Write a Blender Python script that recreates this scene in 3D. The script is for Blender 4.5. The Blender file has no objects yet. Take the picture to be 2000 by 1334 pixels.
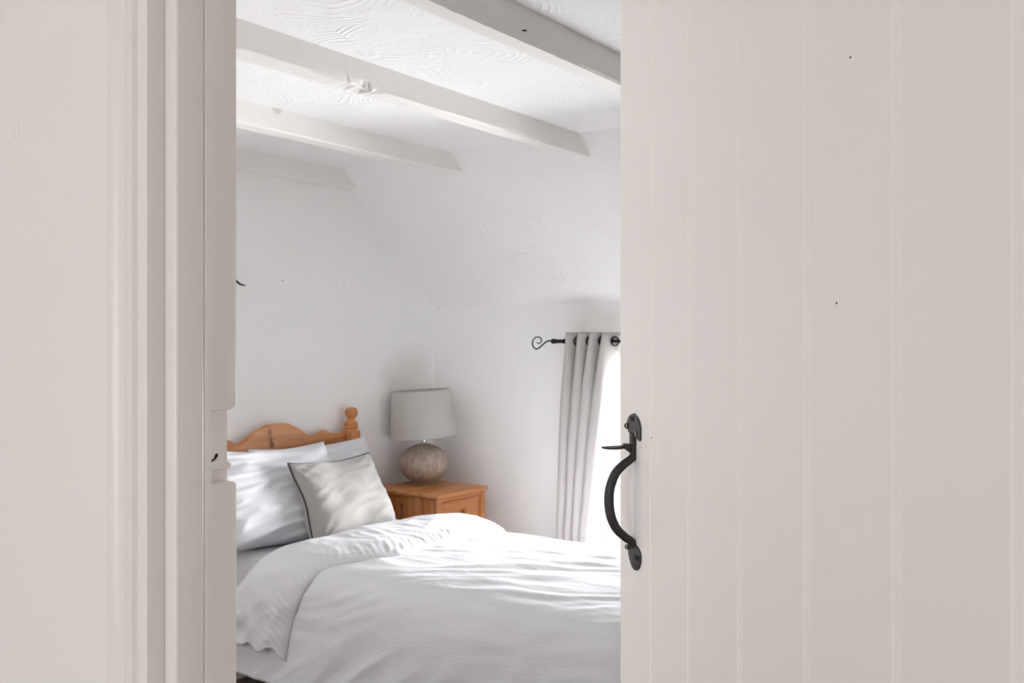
import bpy, bmesh, math, random
from mathutils import Vector, Matrix, noise

random.seed(7)
S = bpy.context.scene
COL = S.collection

# ------------------------------------------------------------------ camera
# Room axes: +X runs from the headboard wall towards the bed foot, +Y from the landing
# to the window wall. The camera stands on the landing at the origin.
FPX, CX, CY, CAMH = 1850.0, 1000.0, 667.0, 1.30
YAW = math.atan2(1340.0, FPX)
SN, CS = math.sin(YAW), math.cos(YAW)
cam_d = bpy.data.cameras.new('camera')
cam_d.sensor_width = 36.0
cam_d.lens = FPX / 2000.0 * 36.0
cam_d.clip_start = 0.02
cam_d.dof.use_dof = True
cam_d.dof.focus_distance = 1.15
cam_d.dof.aperture_fstop = 16.0
cam = bpy.data.objects.new('camera', cam_d)
COL.objects.link(cam)
cam.location = (0, 0, CAMH)
cam.rotation_euler = (math.pi / 2, 0, YAW)
S.camera = cam

# ------------------------------------------------------------------ view, world, lights
S.view_settings.view_transform = 'Standard'
S.view_settings.look = 'None'
S.view_settings.gamma = 1.0
S.view_settings.use_curve_mapping = False
S.view_settings.exposure = 0.0
S.cycles.use_denoising = True
S.cycles.max_bounces = 10
S.cycles.diffuse_bounces = 8
S.cycles.glossy_bounces = 3
S.cycles.use_adaptive_sampling = True
S.cycles.adaptive_threshold = 0.07
S.cycles.adaptive_min_samples = 24
S.cycles.sample_clamp_indirect = 8.0

w = bpy.data.worlds.new('overcast_sky')
S.world = w
w.use_nodes = True
w.node_tree.nodes['Background'].inputs[0].default_value = (0.93, 0.96, 1.0, 1)
w.node_tree.nodes['Background'].inputs[1].default_value = 1.5


def area_light(name, loc, rot, sx, sy, power, col):
    d = bpy.data.lights.new(name, 'AREA')
    d.shape = 'RECTANGLE'
    d.size, d.size_y, d.energy, d.color = sx, sy, power, col
    o = bpy.data.objects.new(name, d)
    COL.objects.link(o)
    o.location, o.rotation_euler = loc, rot
    return o


# daylight outside the curtained bedroom window, and on the landing side behind the camera
area_light('window_bedroom_offscreen', (-1.42, 4.74, 0.92), (-math.pi / 2, 0, math.radians(-26)), 1.8, 1.15, 690, (0.955, 0.982, 1.0))
area_light('window_landing_offscreen', (-0.4, -3.35, 1.05), (math.pi / 2, 0, 0), 1.9, 1.7, 45, (0.985, 0.995, 1.0))


# ------------------------------------------------------------------ helpers
def ray(px, py):
    """direction of a photograph pixel in room axes, forward component 1"""
    r, u = (px - CX) / FPX, (CY - py) / FPX
    return Vector((CS * r - SN, SN * r + CS, u))


def on_x(px, py, X):
    d = ray(px, py)
    t = X / d.x
    return Vector((X, d.y * t, CAMH + d.z * t))


def on_y(px, py, Y):
    d = ray(px, py)
    t = Y / d.y
    return Vector((d.x * t, Y, CAMH + d.z * t))


def on_z(px, py, Z):
    d = ray(px, py)
    t = (Z - CAMH) / d.z
    return Vector((d.x * t, d.y * t, Z))


WLOC = {}


def world_loc(o):
    return WLOC.get(o.name, Vector((0, 0, 0)))


def tag(o, label=None, cat=None, group=None, kind=None):
    if label: o['label'] = label
    if cat: o['category'] = cat
    if group: o['group'] = group
    if kind: o['kind'] = kind
    return o


def thing(name, loc, label, cat, group=None):
    o = bpy.data.objects.new(name, None)
    o.empty_display_size = 0.05
    COL.objects.link(o)
    o.location = loc
    WLOC[o.name] = Vector(loc)
    return tag(o, label, cat, group)


def mesh_obj(name, verts, faces, mat, parent=None, smooth=35, uvs=None):
    """world-space verts -> mesh object; origin at the parent's or at the base centre"""
    verts = [Vector(v) for v in verts]
    if parent is not None and name is not None:
        lo = Vector((min(v.x for v in verts), min(v.y for v in verts), min(v.z for v in verts)))
        hi = Vector((max(v.x for v in verts), max(v.y for v in verts), max(v.z for v in verts)))
        org = (lo + hi) / 2
    else:
        lo = Vector((min(v.x for v in verts), min(v.y for v in verts), min(v.z for v in verts)))
        hi = Vector((max(v.x for v in verts), max(v.y for v in verts), max(v.z for v in verts)))
        org = Vector(((lo.x + hi.x) / 2, (lo.y + hi.y) / 2, lo.z))
    me = bpy.data.meshes.new(name)
    me.from_pydata([v - org for v in verts], [], faces)
    me.validate()
    if uvs:
        uvl = me.uv_layers.new(name='UVMap')
        for lp in me.loops:
            uvl.data[lp.index].uv = uvs[lp.vertex_index]
    bm = bmesh.new()
    bm.from_mesh(me)
    bmesh.ops.recalc_face_normals(bm, faces=bm.faces)
    bm.to_mesh(me)
    bm.free()
    if smooth:
        for p in me.polygons: p.use_smooth = True
        if smooth < 180:
            me.set_sharp_from_angle(angle=math.radians(smooth))
    me.materials.append(mat)
    o = bpy.data.objects.new(name, me)
    COL.objects.link(o)
    if parent is not None:
        o.parent = parent
        o.location = org - world_loc(parent)
    else:
        o.location = org
    WLOC[o.name] = org
    return o


def boxes(*bs):
    v, f = [], []
    for (x0, x1, y0, y1, z0, z1) in bs:
        n = len(v)
        v += [(x0, y0, z0), (x1, y0, z0), (x1, y1, z0), (x0, y1, z0), (x0, y0, z1), (x1, y0, z1), (x1, y1, z1), (x0, y1, z1)]
        f += [tuple(n + i for i in q) for q in ((0, 3, 2, 1), (4, 5, 6, 7), (0, 1, 5, 4), (1, 2, 6, 5), (2, 3, 7, 6), (3, 0, 4, 7))]
    return v, f


def bevelled(v, f, width, seg=2):
    bm = bmesh.new()
    vs = [bm.verts.new(p) for p in v]
    for q in f: bm.faces.new([vs[i] for i in q])
    bmesh.ops.recalc_face_normals(bm, faces=bm.faces)
    bmesh.ops.bevel(bm, geom=list(bm.edges), offset=width, segments=seg, profile=0.5, affect='EDGES', clamp_overlap=True)
    bm.verts.index_update()
    V = [p.co.copy() for p in bm.verts]
    F = [tuple(x.index for x in q.verts) for q in bm.faces]
    bm.free()
    return V, F


def box(name, b, mat, parent=None, bev=0.0, seg=2):
    v, f = boxes(b)
    if bev: v, f = bevelled(v, f, bev, seg)
    return mesh_obj(name, v, f, mat, parent)


def prism(poly, axis, a0, a1, frame=None):
    """extrude a 2-D polygon along an axis ('x','y','z')"""
    n = len(poly)
    v = []
    for a in (a0, a1):
        for (p, q) in poly:
            v.append({'x': (a, p, q), 'y': (p, a, q), 'z': (p, q, a)}[axis])
    f = [tuple(range(n)), tuple(range(2 * n - 1, n - 1, -1))]
    f += [(i, (i + 1) % n, n + (i + 1) % n, n + i) for i in range(n)]
    return v, f


def lathe(profile, c, seg=40, tilt=None):
    v, f = [], []
    n = len(profile)
    for k in range(seg):
        a = 2 * math.pi * k / seg
        for (r, z) in profile:
            p = Vector((r * math.cos(a), r * math.sin(a), z))
            if tilt is not None: p = tilt @ p
            v.append(p + Vector(c))
    for k in range(seg):
        k2 = (k + 1) % seg
        for i in range(n - 1):
            f.append((k * n + i, k2 * n + i, k2 * n + i + 1, k * n + i + 1))
    if profile[0][0] > 1e-6: f.append(tuple(k * n for k in range(seg)))
    if profile[-1][0] > 1e-6: f.append(tuple(k * n + n - 1 for k in range(seg)))
    return v, f


def tube(pts, rad, seg=10, flat=None, ref=Vector((0, 0, 1)), closed=False):
    """sweep; rad: number or per-point list; flat: per-point or single (ru, rv)"""
    pts = [Vector(p) for p in pts]
    n = len(pts)
    v, f = [], []
    prev = None
    for i, p in enumerate(pts):
        if closed:
            t = (pts[(i + 1) % n] - pts[i - 1]).normalized()
        else:
            t = (pts[min(i + 1, n - 1)] - pts[max(i - 1, 0)]).normalized()
        if prev is None:
            u = t.cross(ref)
            if u.length < 1e-4: u = t.cross(Vector((1, 0, 0)))
            u.normalize()
        else:
            u = (prev - t * prev.dot(t)).normalized()
        prev = u
        b = t.cross(u)
        r = rad[i] if isinstance(rad, (list, tuple)) else rad
        ru, rv = (r, r) if flat is None else (flat[i] if isinstance(flat, list) else flat)
        for k in range(seg):
            a = 2 * math.pi * k / seg
            v.append(p + u * (ru * math.cos(a)) + b * (rv * math.sin(a)))
    m = n if closed else n - 1
    for i in range(m):
        j = (i + 1) % n
        for k in range(seg):
            k2 = (k + 1) % seg
            f.append((i * seg + k, i * seg + k2, j * seg + k2, j * seg + k))
    if not closed:
        f.append(tuple(range(seg)))
        f.append(tuple((n - 1) * seg + k for k in range(seg)))
    return v, f


def spline(pts, n):
    """Catmull-Rom through points, n samples"""
    P = [Vector(p) for p in pts]
    P = [2 * P[0] - P[1]] + P + [2 * P[-1] - P[-2]]
    out = []
    m = len(P) - 3
    for k in range(n):
        s = k / (n - 1) * m
        i = min(int(s), m - 1)
        t = s - i
        a, b, c, d = P[i:i + 4]
        out.append(0.5 * ((2 * b) + (c - a) * t + (2 * a - 5 * b + 4 * c - d) * t * t + (3 * b - a - 3 * c + d) * t ** 3))
    return out


def interp(tab, x):
    if x <= tab[0][0]: return tab[0][1]
    for (a, b), (c, d) in zip(tab, tab[1:]):
        if x <= c:
            t = (x - a) / (c - a)
            t = t * t * (3 - 2 * t)
            return b + (d - b) * t
    return tab[-1][1]


def fbm(x, y, z, o=3):
    return noise.fractal(Vector((x, y, z)), 0.6, 2.0, o)


def join(*parts):
    V, F = [], []
    for v, f in parts:
        n = len(V)
        V += list(v)
        F += [tuple(n + i for i in q) for q in f]
    return V, F


# ------------------------------------------------------------------ materials
def srgb(r, g, b):
    def l(c):
        c /= 255.0
        return c / 12.92 if c <= 0.04045 else ((c + 0.055) / 1.055) ** 2.4
    return (l(r), l(g), l(b), 1)


class M:
    def __init__(s, name, col, rough=0.5, spec=0.5):
        s.m = bpy.data.materials.new(name)
        s.m.use_nodes = True
        s.t = s.m.node_tree
        s.b = s.t.nodes['Principled BSDF']
        s.b.inputs['Base Color'].default_value = col
        s.b.inputs['Roughness'].default_value = rough
        s.b.inputs['Specular IOR Level'].default_value = spec
        s.h = None

    def n(s, t, **kw):
        o = s.t.nodes.new(t)
        for k, v in kw.items():
            if k in o.inputs: o.inputs[k].default_value = v
            else: setattr(o, k, v)
        return o

    def l(s, a, b): s.t.links.new(a, b)

    def pos(s, scale=(1, 1, 1), rot=(0, 0, 0), uv=False, loc=(0, 0, 0)):
        if uv:
            src = s.n('ShaderNodeTexCoord').outputs['UV']
        else:
            src = s.n('ShaderNodeNewGeometry').outputs['Position']
        mp = s.n('ShaderNodeMapping')
        mp.inputs['Scale'].default_value = scale
        mp.inputs['Rotation'].default_value = rot
        mp.inputs['Location'].default_value = loc
        s.l(src, mp.inputs['Vector'])
        return mp.outputs['Vector']

    def noise(s, vec, scale, detail=3, rough=0.55, dist=0.0):
        o = s.n('ShaderNodeTexNoise')
        o.inputs['Scale'].default_value = scale
        o.inputs['Detail'].default_value = detail
        o.inputs['Roughness'].default_value = rough
        o.inputs['Distortion'].default_value = dist
        s.l(vec, o.inputs['Vector'])
        return o.outputs['Fac']

    def math(s, op, a, b=None, c=None):
        o = s.n('ShaderNodeMath', operation=op)
        for i, x in enumerate((a, b, c)):
            if x is None: continue
            if isinstance(x, (int, float)): o.inputs[i].default_value = x
            else: s.l(x, o.inputs[i])
        return o.outputs[0]

    def ramp(s, fac, stops):
        o = s.n('ShaderNodeValToRGB')
        e = o.color_ramp.elements
        while len(e) < len(stops): e.new(0.5)
        for el, (p, c) in zip(e, stops):
            el.position, el.color = p, c
        s.l(fac, o.inputs[0])
        return o.outputs[0]

    def mix(s, fac, a, b):
        o = s.n('ShaderNodeMix', data_type='RGBA')
        if isinstance(fac, (int, float)): o.inputs[0].default_value = fac
        else: s.l(fac, o.inputs[0])
        for i, x in ((6, a), (7, b)):
            if isinstance(x, tuple): o.inputs[i].default_value = x
            else: s.l(x, o.inputs[i])
        return o.outputs[2]

    def color(s, out): s.l(out, s.b.inputs['Base Color'])

    def bump(s, height, strength, dist=0.01):
        o = s.n('ShaderNodeBump')
        o.inputs['Strength'].default_value = strength
        o.inputs['Distance'].default_value = dist
        s.l(height, o.inputs['Height'])
        if s.h is not None: s.l(s.h, o.inputs['Normal'])
        s.h = o.outputs['Normal']
        s.l(s.h, s.b.inputs['Normal'])


def paint_brushed(name, col, rough=0.42, strength=0.25, scuffs=False):
    m = M(name, col, rough)
    v = m.noise(m.pos((140, 140, 2.2)), 1.0, 4, 0.6)
    m.bump(v, strength, 0.0012)
    v2 = m.noise(m.pos((6, 6, 3)), 1.0, 2)
    m.bump(v2, 0.25, 0.004)
    if scuffs:
        # short thin scratches in the paint
        a = m.noise(m.pos((60, 60, 4.0), (0.0, 0.18, 0)), 1.0, 2, 0.5, 0.3)
        line = m.math('LESS_THAN', m.math('ABSOLUTE', m.math('SUBTRACT', a, 0.5)), 0.0032)
        msk = m.math('GREATER_THAN', m.noise(m.pos((5, 5, 3.0), loc=(4, 2, 9)), 1.0, 2), 0.64)
        k = m.math('MULTIPLY', m.math('MULTIPLY', line, msk), 0.45)
        m.color(m.mix(k, col, srgb(120, 112, 108)))
    return m.m


def plaster(name, col, swirl=0.5, fine=0.3, rough=0.85):
    m = M(name, col, rough, 0.25)
    warp = m.n('ShaderNodeTexNoise')
    warp.inputs['Scale'].default_value = 3.0
    warp.inputs['Detail'].default_value = 2
    p = m.pos()
    m.l(p, warp.inputs['Vector'])
    add = m.n('ShaderNodeVectorMath', operation='MULTIPLY_ADD')
    m.l(warp.outputs['Color'], add.inputs[0])
    add.inputs[1].default_value = (0.16, 0.16, 0.16)
    m.l(p, add.inputs[2])
    vor = m.n('ShaderNodeTexVoronoi')
    vor.inputs['Scale'].default_value = 3.4
    m.l(add.outputs[0], vor.inputs['Vector'])
    # trowel arcs: rings round scattered centres, broken up by noise
    rings = m.math('SINE', m.math('MULTIPLY', vor.outputs['Distance'], 95.0))
    rings = m.math('POWER', m.math('ADD', m.math('MULTIPLY', rings, 0.5), 0.5), 3.0)
    brk = m.noise(m.pos((7, 7, 7)), 1.0, 4, 0.6)
    brk = m.math('MULTIPLY', m.math('GREATER_THAN', brk, 0.5), m.math('SUBTRACT', brk, 0.48))
    m.bump(m.math('MULTIPLY', rings, brk), swirl, 0.03)
    m.bump(m.noise(m.pos(), 9, 5, 0.6), fine, 0.012)
    m.bump(m.noise(m.pos(), 2.0, 2, 0.5), 0.35, 0.03)
    return m.m


WHITE = srgb(232, 228, 224)
M_WALL = plaster('bedroom_wall_plaster', srgb(244, 244, 243), 0.12, 0.3)
M_CEIL = plaster('swirled_ceiling_plaster', srgb(243, 242, 242), 0.5, 0.55)
M_BEAM = paint_brushed('beam_paint', srgb(236, 233, 230), 0.6, 0.3)
M_LAND = paint_brushed('landing_wall_paint', srgb(233, 229, 226), 0.5, 0.2, scuffs=True)
M_TRIM = paint_brushed('trim_gloss_paint', srgb(230, 225, 221), 0.33, 0.35)
M_DOOR = paint_brushed('door_satin_paint', srgb(230, 225, 221), 0.38, 0.3)
M_WIN = paint_brushed('window_gloss_paint', srgb(238, 235, 228), 0.35, 0.15)


def make_pine(name, base, dark, light, axis='y', knots=(), rough=0.38):
    m = M(name, base, rough)
    sc = {'y': (9, 0.7, 9), 'x': (0.7, 9, 9), 'z': (9, 9, 0.7)}[axis]
    a = m.noise(m.pos(sc), 2.2, 5, 0.55, 1.2)
    c = m.ramp(a, [(0.30, dark), (0.52, base), (0.72, light)])
    fine = m.noise(m.pos(tuple(x * 14 for x in sc)), 1.0, 2)
    c = m.mix(m.math('MULTIPLY', fine, 0.22), c, dark)
    for (kx, ky, kz, rx, ry, rz, st) in knots:
        p = m.pos((1 / rx, 1 / ry, 1 / rz), loc=(-kx / rx, -ky / ry, -kz / rz))
        ln = m.n('ShaderNodeVectorMath', operation='LENGTH')
        m.l(p, ln.inputs[0])
        fac = m.n('ShaderNodeMapRange')
        fac.inputs['From Min'].default_value = 0.35
        fac.inputs['From Max'].default_value = 1.15
        fac.inputs['To Min'].default_value = st
        fac.inputs['To Max'].default_value = 0.0
        m.l(ln.outputs['Value'], fac.inputs['Value'])
        c = m.mix(fac.outputs[0], c, srgb(74, 36, 20))
    m.color(c)
    m.bump(fine, 0.08, 0.002)
    return m.m


PB, PD, PL = srgb(196, 131, 76), srgb(170, 98, 46), srgb(214, 156, 102)


def fabric(name, col, weave=900, rib=None, rough=0.9, wrinkle=0.0, sheen=0.15, trans=0.0):
    m = M(name, col, rough, 0.2)
    m.b.inputs['Sheen Weight'].default_value = sheen
    m.bump(m.noise(m.pos(), weave, 2), 0.12, 0.001)
    if wrinkle:
        m.bump(m.noise(m.pos((18, 30, 22)), 1.0, 3, 0.55, 0.8), wrinkle, 0.008)
    if rib:
        wv = m.n('ShaderNodeTexWave', wave_type='BANDS', bands_direction='Y')
        wv.inputs['Scale'].default_value = rib
        wv.inputs['Distortion'].default_value = 0.6
        wv.inputs['Detail'].default_value = 1.0
        m.l(m.pos(uv=True), wv.inputs['Vector'])
        m.bump(wv.outputs['Fac'], 0.10, 0.002)
    if trans:
        tr = m.n('ShaderNodeBsdfTranslucent')
        tr.inputs['Color'].default_value = col
        mx = m.n('ShaderNodeMixShader')
        mx.inputs[0].default_value = trans
        m.l(m.b.outputs[0], mx.inputs[1])
        m.l(tr.outputs[0], mx.inputs[2])
        m.l(mx.outputs[0], m.t.nodes['Material Output'].inputs['Surface'])
    return m.m


M_DUVET = fabric('duvet_cotton', srgb(216, 216, 220), rib=26, wrinkle=0.22)
M_FOLD = fabric('duvet_underside_cotton', srgb(216, 216, 220), wrinkle=0.25)
M_SHEET = fabric('sheet_cotton', srgb(216, 216, 220), wrinkle=0.12)
M_PILLOW = fabric('pillowcase_cotton', srgb(216, 216, 220), wrinkle=0.16)
M_CUSH = fabric('cushion_velvet', srgb(160, 156, 153), wrinkle=0.18, sheen=0.4)
M_PIPE = fabric('piping_charcoal', srgb(70, 68, 72))
M_CURT = fabric('curtain_linen', srgb(184, 178, 176), weave=500, trans=0.04)
M_LINING = fabric('curtain_lining', srgb(236, 232, 226), weave=600, trans=0.35)
M_SHADE = fabric('lampshade_linen', srgb(190, 187, 182), weave=420)
M_SHADE_IN = fabric('lampshade_lining', srgb(190, 187, 182), weave=420)
M_FILLER = M('grey_filler', srgb(150, 142, 136), 0.8).m


def iron(name, col, rough=0.5):
    m = M(name, col, rough, 0.5)
    m.b.inputs['Metallic'].default_value = 0.35
    a = m.noise(m.pos((60, 60, 22)), 1.0, 4, 0.6)
    m.color(m.ramp(a, [(0.35, col), (0.75, tuple(min(1, c * 1.9) for c in col[:3]) + (1,))]))
    m.bump(a, 0.5, 0.0015)
    return m.m


M_IRON = iron('black_iron', srgb(40, 38, 38), 0.48)
M_IRON_FORGED = iron('forged_black_plate', srgb(48, 46, 46), 0.42)
M_ROD = iron('matt_black_rod', srgb(24, 22, 23), 0.55)
mm = M('zinc_screw', srgb(150, 142, 120), 0.4)
mm.b.inputs['Metallic'].default_value = 0.8
M_SCREW = mm.m
M_DARK = M('screw_recess', srgb(14, 13, 13), 0.8).m
mm = M('chrome', srgb(220, 220, 220), 0.12)
mm.b.inputs['Metallic'].default_value = 1.0
M_CHROME = mm.m

mm = M('ribbed_taupe_ceramic', srgb(176, 160, 146), 0.5)
a = mm.noise(mm.pos((90, 90, 7)), 1.0, 4, 0.6)
b2 = mm.noise(mm.pos((11, 11, 9), loc=(2, 5, 1)), 1.0, 3)
c = mm.ramp(a, [(0.3, srgb(146, 128, 112)), (0.55, srgb(180, 165, 152)), (0.8, srgb(203, 191, 180))])
mm.color(mm.mix(mm.math('MULTIPLY', mm.math('GREATER_THAN', b2, 0.52), 0.25), c, srgb(140, 120, 104)))
mm.bump(a, 0.35, 0.002)
M_LAMP = mm.m

mm = M('dark_brown_carpet', srgb(112, 98, 90), 0.95, 0.1)
mm.bump(mm.noise(mm.pos(), 260, 3), 0.6, 0.006)
M_CARPET = mm.m
mm = M('landing_floorboards', srgb(150, 144, 139), 0.5)
mm.bump(mm.noise(mm.pos((2, 40, 2)), 1.0, 3), 0.2, 0.002)
M_LFLOOR = mm.m

mm = M('window_glass', (1, 1, 1, 1), 0.02)
tr = mm.n('ShaderNodeBsdfTransparent')
gl = mm.n('ShaderNodeBsdfGlossy')
gl.inputs['Roughness'].default_value = 0.02
fr = mm.n('ShaderNodeFresnel')
fr.inputs['IOR'].default_value = 1.45
mx = mm.n('ShaderNodeMixShader')
mm.l(fr.outputs[0], mx.inputs[0])
mm.l(tr.outputs[0], mx.inputs[1])
mm.l(gl.outputs[0], mx.inputs[2])
mm.l(mx.outputs[0], mm.t.nodes['Material Output'].inputs['Surface'])
M_GLASS = mm.m

# ------------------------------------------------------------------ room shell
XW, YW = -3.35, 3.906            # headboard wall and window wall surfaces
ZC, YJ = 2.12, 3.168             # flat ceiling height, where the slope starts
ZK = 1.486                       # height of the knee wall under the slope
YP0, YP1 = 0.56, 0.633            # partition between landing and bedroom
XR = 2.60                        # gable wall at the bed foot side


def struct(name, vf, mat, smooth=35):
    o = mesh_obj(name, vf[0], vf[1], mat, None, smooth)
    return tag(o, kind='structure')


struct('floor', boxes((XW - 0.2, XR + 0.2, YP0 + 0.05, YW + 0.4, -0.12, 0.0)), M_CARPET)
struct('wall_left', prism([(YP1 - 0.02, 0), (YW + 0.05, 0), (YW + 0.05, ZK + 0.05), (YJ + 0.05, ZC + 0.06), (YP1 - 0.02, ZC + 0.06)], 'x', XW - 0.15, XW), M_WALL)
struct('ceiling', boxes((XW - 0.15, XR + 0.15, YP0 + 0.01, YJ + 0.005, ZC, ZC + 0.08)), M_CEIL)
nx = Vector((0, ZC - ZK, YW - YJ)).normalized() * 0.1
struct('ceiling_slope', prism([(YW, ZK), (YJ, ZC), (YJ + nx.y, ZC + nx.z), (YW + 0.3, ZK + nx.z), (YW + 0.3, ZK)], 'x', XW - 0.15, XR + 0.15), M_CEIL)
# window wall with a deep recess
WX0, WX1, WZ0, WZ1, WY = -2.386, -1.20, 0.22, 1.22, 4.10
struct('wall_back', boxes((XW - 0.15, WX0, YW, YW + 0.32, 0, ZK), (WX1, XR + 0.15, YW, YW + 0.32, 0, ZK),
                          (WX0, WX1, YW, YW + 0.32, 0, WZ0), (WX0, WX1, YW, YW + 0.32, WZ1, ZK)), M_WALL)
# gable wall with an added, unseen opening that lets in fill daylight
GY0, GY1, GZ0, GZ1 = 1.3, 2.7, 0.5, 1.6
struct('wall_right', boxes((XR, XR + 0.15, YP0, GY0, 0, ZC), (XR, XR + 0.15, GY1, YW + 0.3, 0, ZC),
                           (XR, XR + 0.15, GY0, GY1, 0, GZ0), (XR, XR + 0.15, GY0, GY1, GZ1, ZC)), M_WALL)
# partition with the doorway, landing beyond it
DX0, DX1, DZ = -0.833, -0.025, 2.0
LZ, LX0, LX1, LY0 = 2.25, -2.1, 1.0, -3.05
struct('wall_front', boxes((XW - 0.15, DX0, YP0, YP1, 0, LZ), (DX1, XR + 0.15, YP0, YP1, 0, LZ), (DX0, DX1, YP0, YP1, DZ, LZ)), M_LAND)
struct('floor_landing', boxes((LX0 - 0.15, LX1 + 0.15, LY0 - 0.15, YP0 + 0.05, -0.12, 0.0)), M_LFLOOR)
struct('ceiling_landing', boxes((LX0 - 0.15, LX1 + 0.15, LY0 - 0.15, YP0 + 0.01, LZ, LZ + 0.08)), M_CEIL)
struct('wall_landing_back', boxes((LX0 - 0.15, -1.3, LY0 - 0.12, LY0, 0, LZ), (0.5, LX1 + 0.15, LY0 - 0.12, LY0, 0, LZ),
                                  (-1.3, 0.5, LY0 - 0.12, LY0, 0, 0.35), (-1.3, 0.5, LY0 - 0.12, LY0, 1.9, LZ)), M_LAND)
struct('wall_landing_right', boxes((LX1, LX1 + 0.12, LY0, YP0, 0, LZ)), M_LAND)
struct('wall_landing_left', boxes((LX0 - 0.12, LX0, LY0, YP0, 0, LZ)), M_LAND)
struct('baseboard_left', boxes((XW, XW + 0.016, YP1, YW, 0, 0.13)), M_TRIM)
struct('baseboard_back', boxes((XW + 0.016, XR, YW - 0.016, YW, 0, 0.13)), M_TRIM)


# windows: white casements with glazing bars
def window(name, along, a0, a1, z0, z1, c, depth=0.05):
    """along 'x': frame lies in plane y=c; 'y': in plane x=c"""
    def bb(u0, u1, w0, w1, d0, d1):
        return (u0, u1, c + d0, c + d1, w0, w1) if along == 'x' else (c + d0, c + d1, u0, u1, w0, w1)
    f = 0.05
    fr = join(*[bevelled(*boxes(b), 0.003, 1) for b in (
        bb(a0, a0 + f, z0, z1, 0, depth), bb(a1 - f, a1, z0, z1, 0, depth),
        bb(a0 + f, a1 - f, z1 - f, z1, 0, depth), bb(a0 + f, a1 - f, z0, z0 + f, 0, depth))])
    root = mesh_obj(name, fr[0], fr[1], M_WIN)
    tag(root, kind='structure')
    ns = 2
    for (s0, s1) in [(a0 + f + (a1 - a0 - 2 * f) * q / ns, a0 + f + (a1 - a0 - 2 * f) * (q + 1) / ns) for q in range(ns)]:
        t = 0.04
        sv = join(*[bevelled(*boxes(b), 0.002, 1) for b in (
            bb(s0, s0 + t, z0 + f, z1 - f, 0.006, 0.042), bb(s1 - t, s1, z0 + f, z1 - f, 0.006, 0.042),
            bb(s0 + t, s1 - t, z1 - f - t, z1 - f, 0.006, 0.042), bb(s0 + t, s1 - t, z0 + f, z0 + f + t, 0.006, 0.042))])
        sash = mesh_obj('sash', sv[0], sv[1], M_WIN, root)
        gx0, gx1, gz0, gz1 = s0 + t, s1 - t, z0 + f + t, z1 - f - t
        box('glazing_bar', bb((gx0 + gx1) / 2 - 0.01, (gx0 + gx1) / 2 + 0.01, gz0, gz1, 0.012, 0.036), M_WIN, sash, 0.002, 1)
        for k in (1, 2):
            zz = gz0 + (gz1 - gz0) * k / 3
            box('glazing_bar', bb(gx0, gx1, zz - 0.01, zz + 0.01, 0.014, 0.034), M_WIN, sash, 0.002, 1)
        for i in range(2):
            for k in range(3):
                u0 = gx0 + (gx1 - gx0) * i / 2
                u1 = gx0 + (gx1 - gx0) * (i + 1) / 2
                q0 = gz0 + (gz1 - gz0) * k / 3
                q1 = gz0 + (gz1 - gz0) * (k + 1) / 3
                box('pane', bb(u0, u1, q0, q1, 0.022, 0.026), M_GLASS, sash)
    return root


window('window_1', 'x', WX0, WX1, WZ0, WZ1, WY)
struct('trim_1', bevelled(*boxes((WX0 - 0.04, WX1 + 0.04, YW - 0.03, WY, WZ0 - 0.025, WZ0 + 0.004)), 0.006), M_WIN)


window('window_2_added', 'y', GY0, GY1, GZ0, GZ1, XR + 0.06)  # unseen window, added as a source of fill daylight for the bedroom

# ------------------------------------------------------------------ ceiling beams
def beam(xf, wid, zb, label, extra=None, y_start=YP1, seed=0, mat=M_BEAM):
    """hewn beam, front face at x=xf, running to the slope"""
    ztop = ZC
    tan = (ZC - ZK) / (YW - YJ)
    n = 420
    cs = [(0, 0), (0.0, 0.45), (0.0, 0.72), (0.0, 0.92), (-0.06, 1.0), (-0.5, 1.0), (-0.94, 1.0), (-1.0, 0.92), (-1.0, 0.5), (-1.0, 0)]
    v, f = [], []
    m = len(cs)
    for i in range(n + 1):
        for j, (cx, cz) in enumerate(cs):
            z = ztop - cz * (ztop - zb)
            yend = YJ + (ztop - z) / tan + 0.004
            y = y_start + (yend - y_start) * i / n
            x = xf + cx * wid
            x += 0.003 * noise.noise(Vector((seed + j * 3.1, y * 2.5, 0))) + 0.0012 * noise.noise(Vector((seed, y * 14, j)))
            if cz > 0.8: z += 0.003 * noise.noise(Vector((seed + 9, y * 2.2, j * 0.6))) + 0.0012 * noise.noise(Vector((seed + 4, y * 25, j)))
            if extra and j in (3, 4, 5):
                d = (y - extra) / 0.075
                g = math.exp(-d * d)
                x -= g * (0.003 + 0.012 * abs(noise.noise(Vector((y * 45, j * 1.7, seed)))))
                z += g * (0.004 + 0.011 * noise.noise(Vector((y * 60, j * 2.3, seed + 2))))
            v.append((x, y, z))
    for i in range(n):
        for j in range(m - 1):
            f.append((i * m + j, i * m + j + 1, (i + 1) * m + j + 1, (i + 1) * m + j))
        f.append((i * m + m - 1, i * m, (i + 1) * m, (i + 1) * m + m - 1))
    f.append(tuple(range(m)))
    f.append(tuple(n * m + j for j in range(m)))
    o = mesh_obj('ceiling_beam', v, f, mat, None, 28)
    return tag(o, label, 'beam', 'white ceiling beams')


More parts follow.
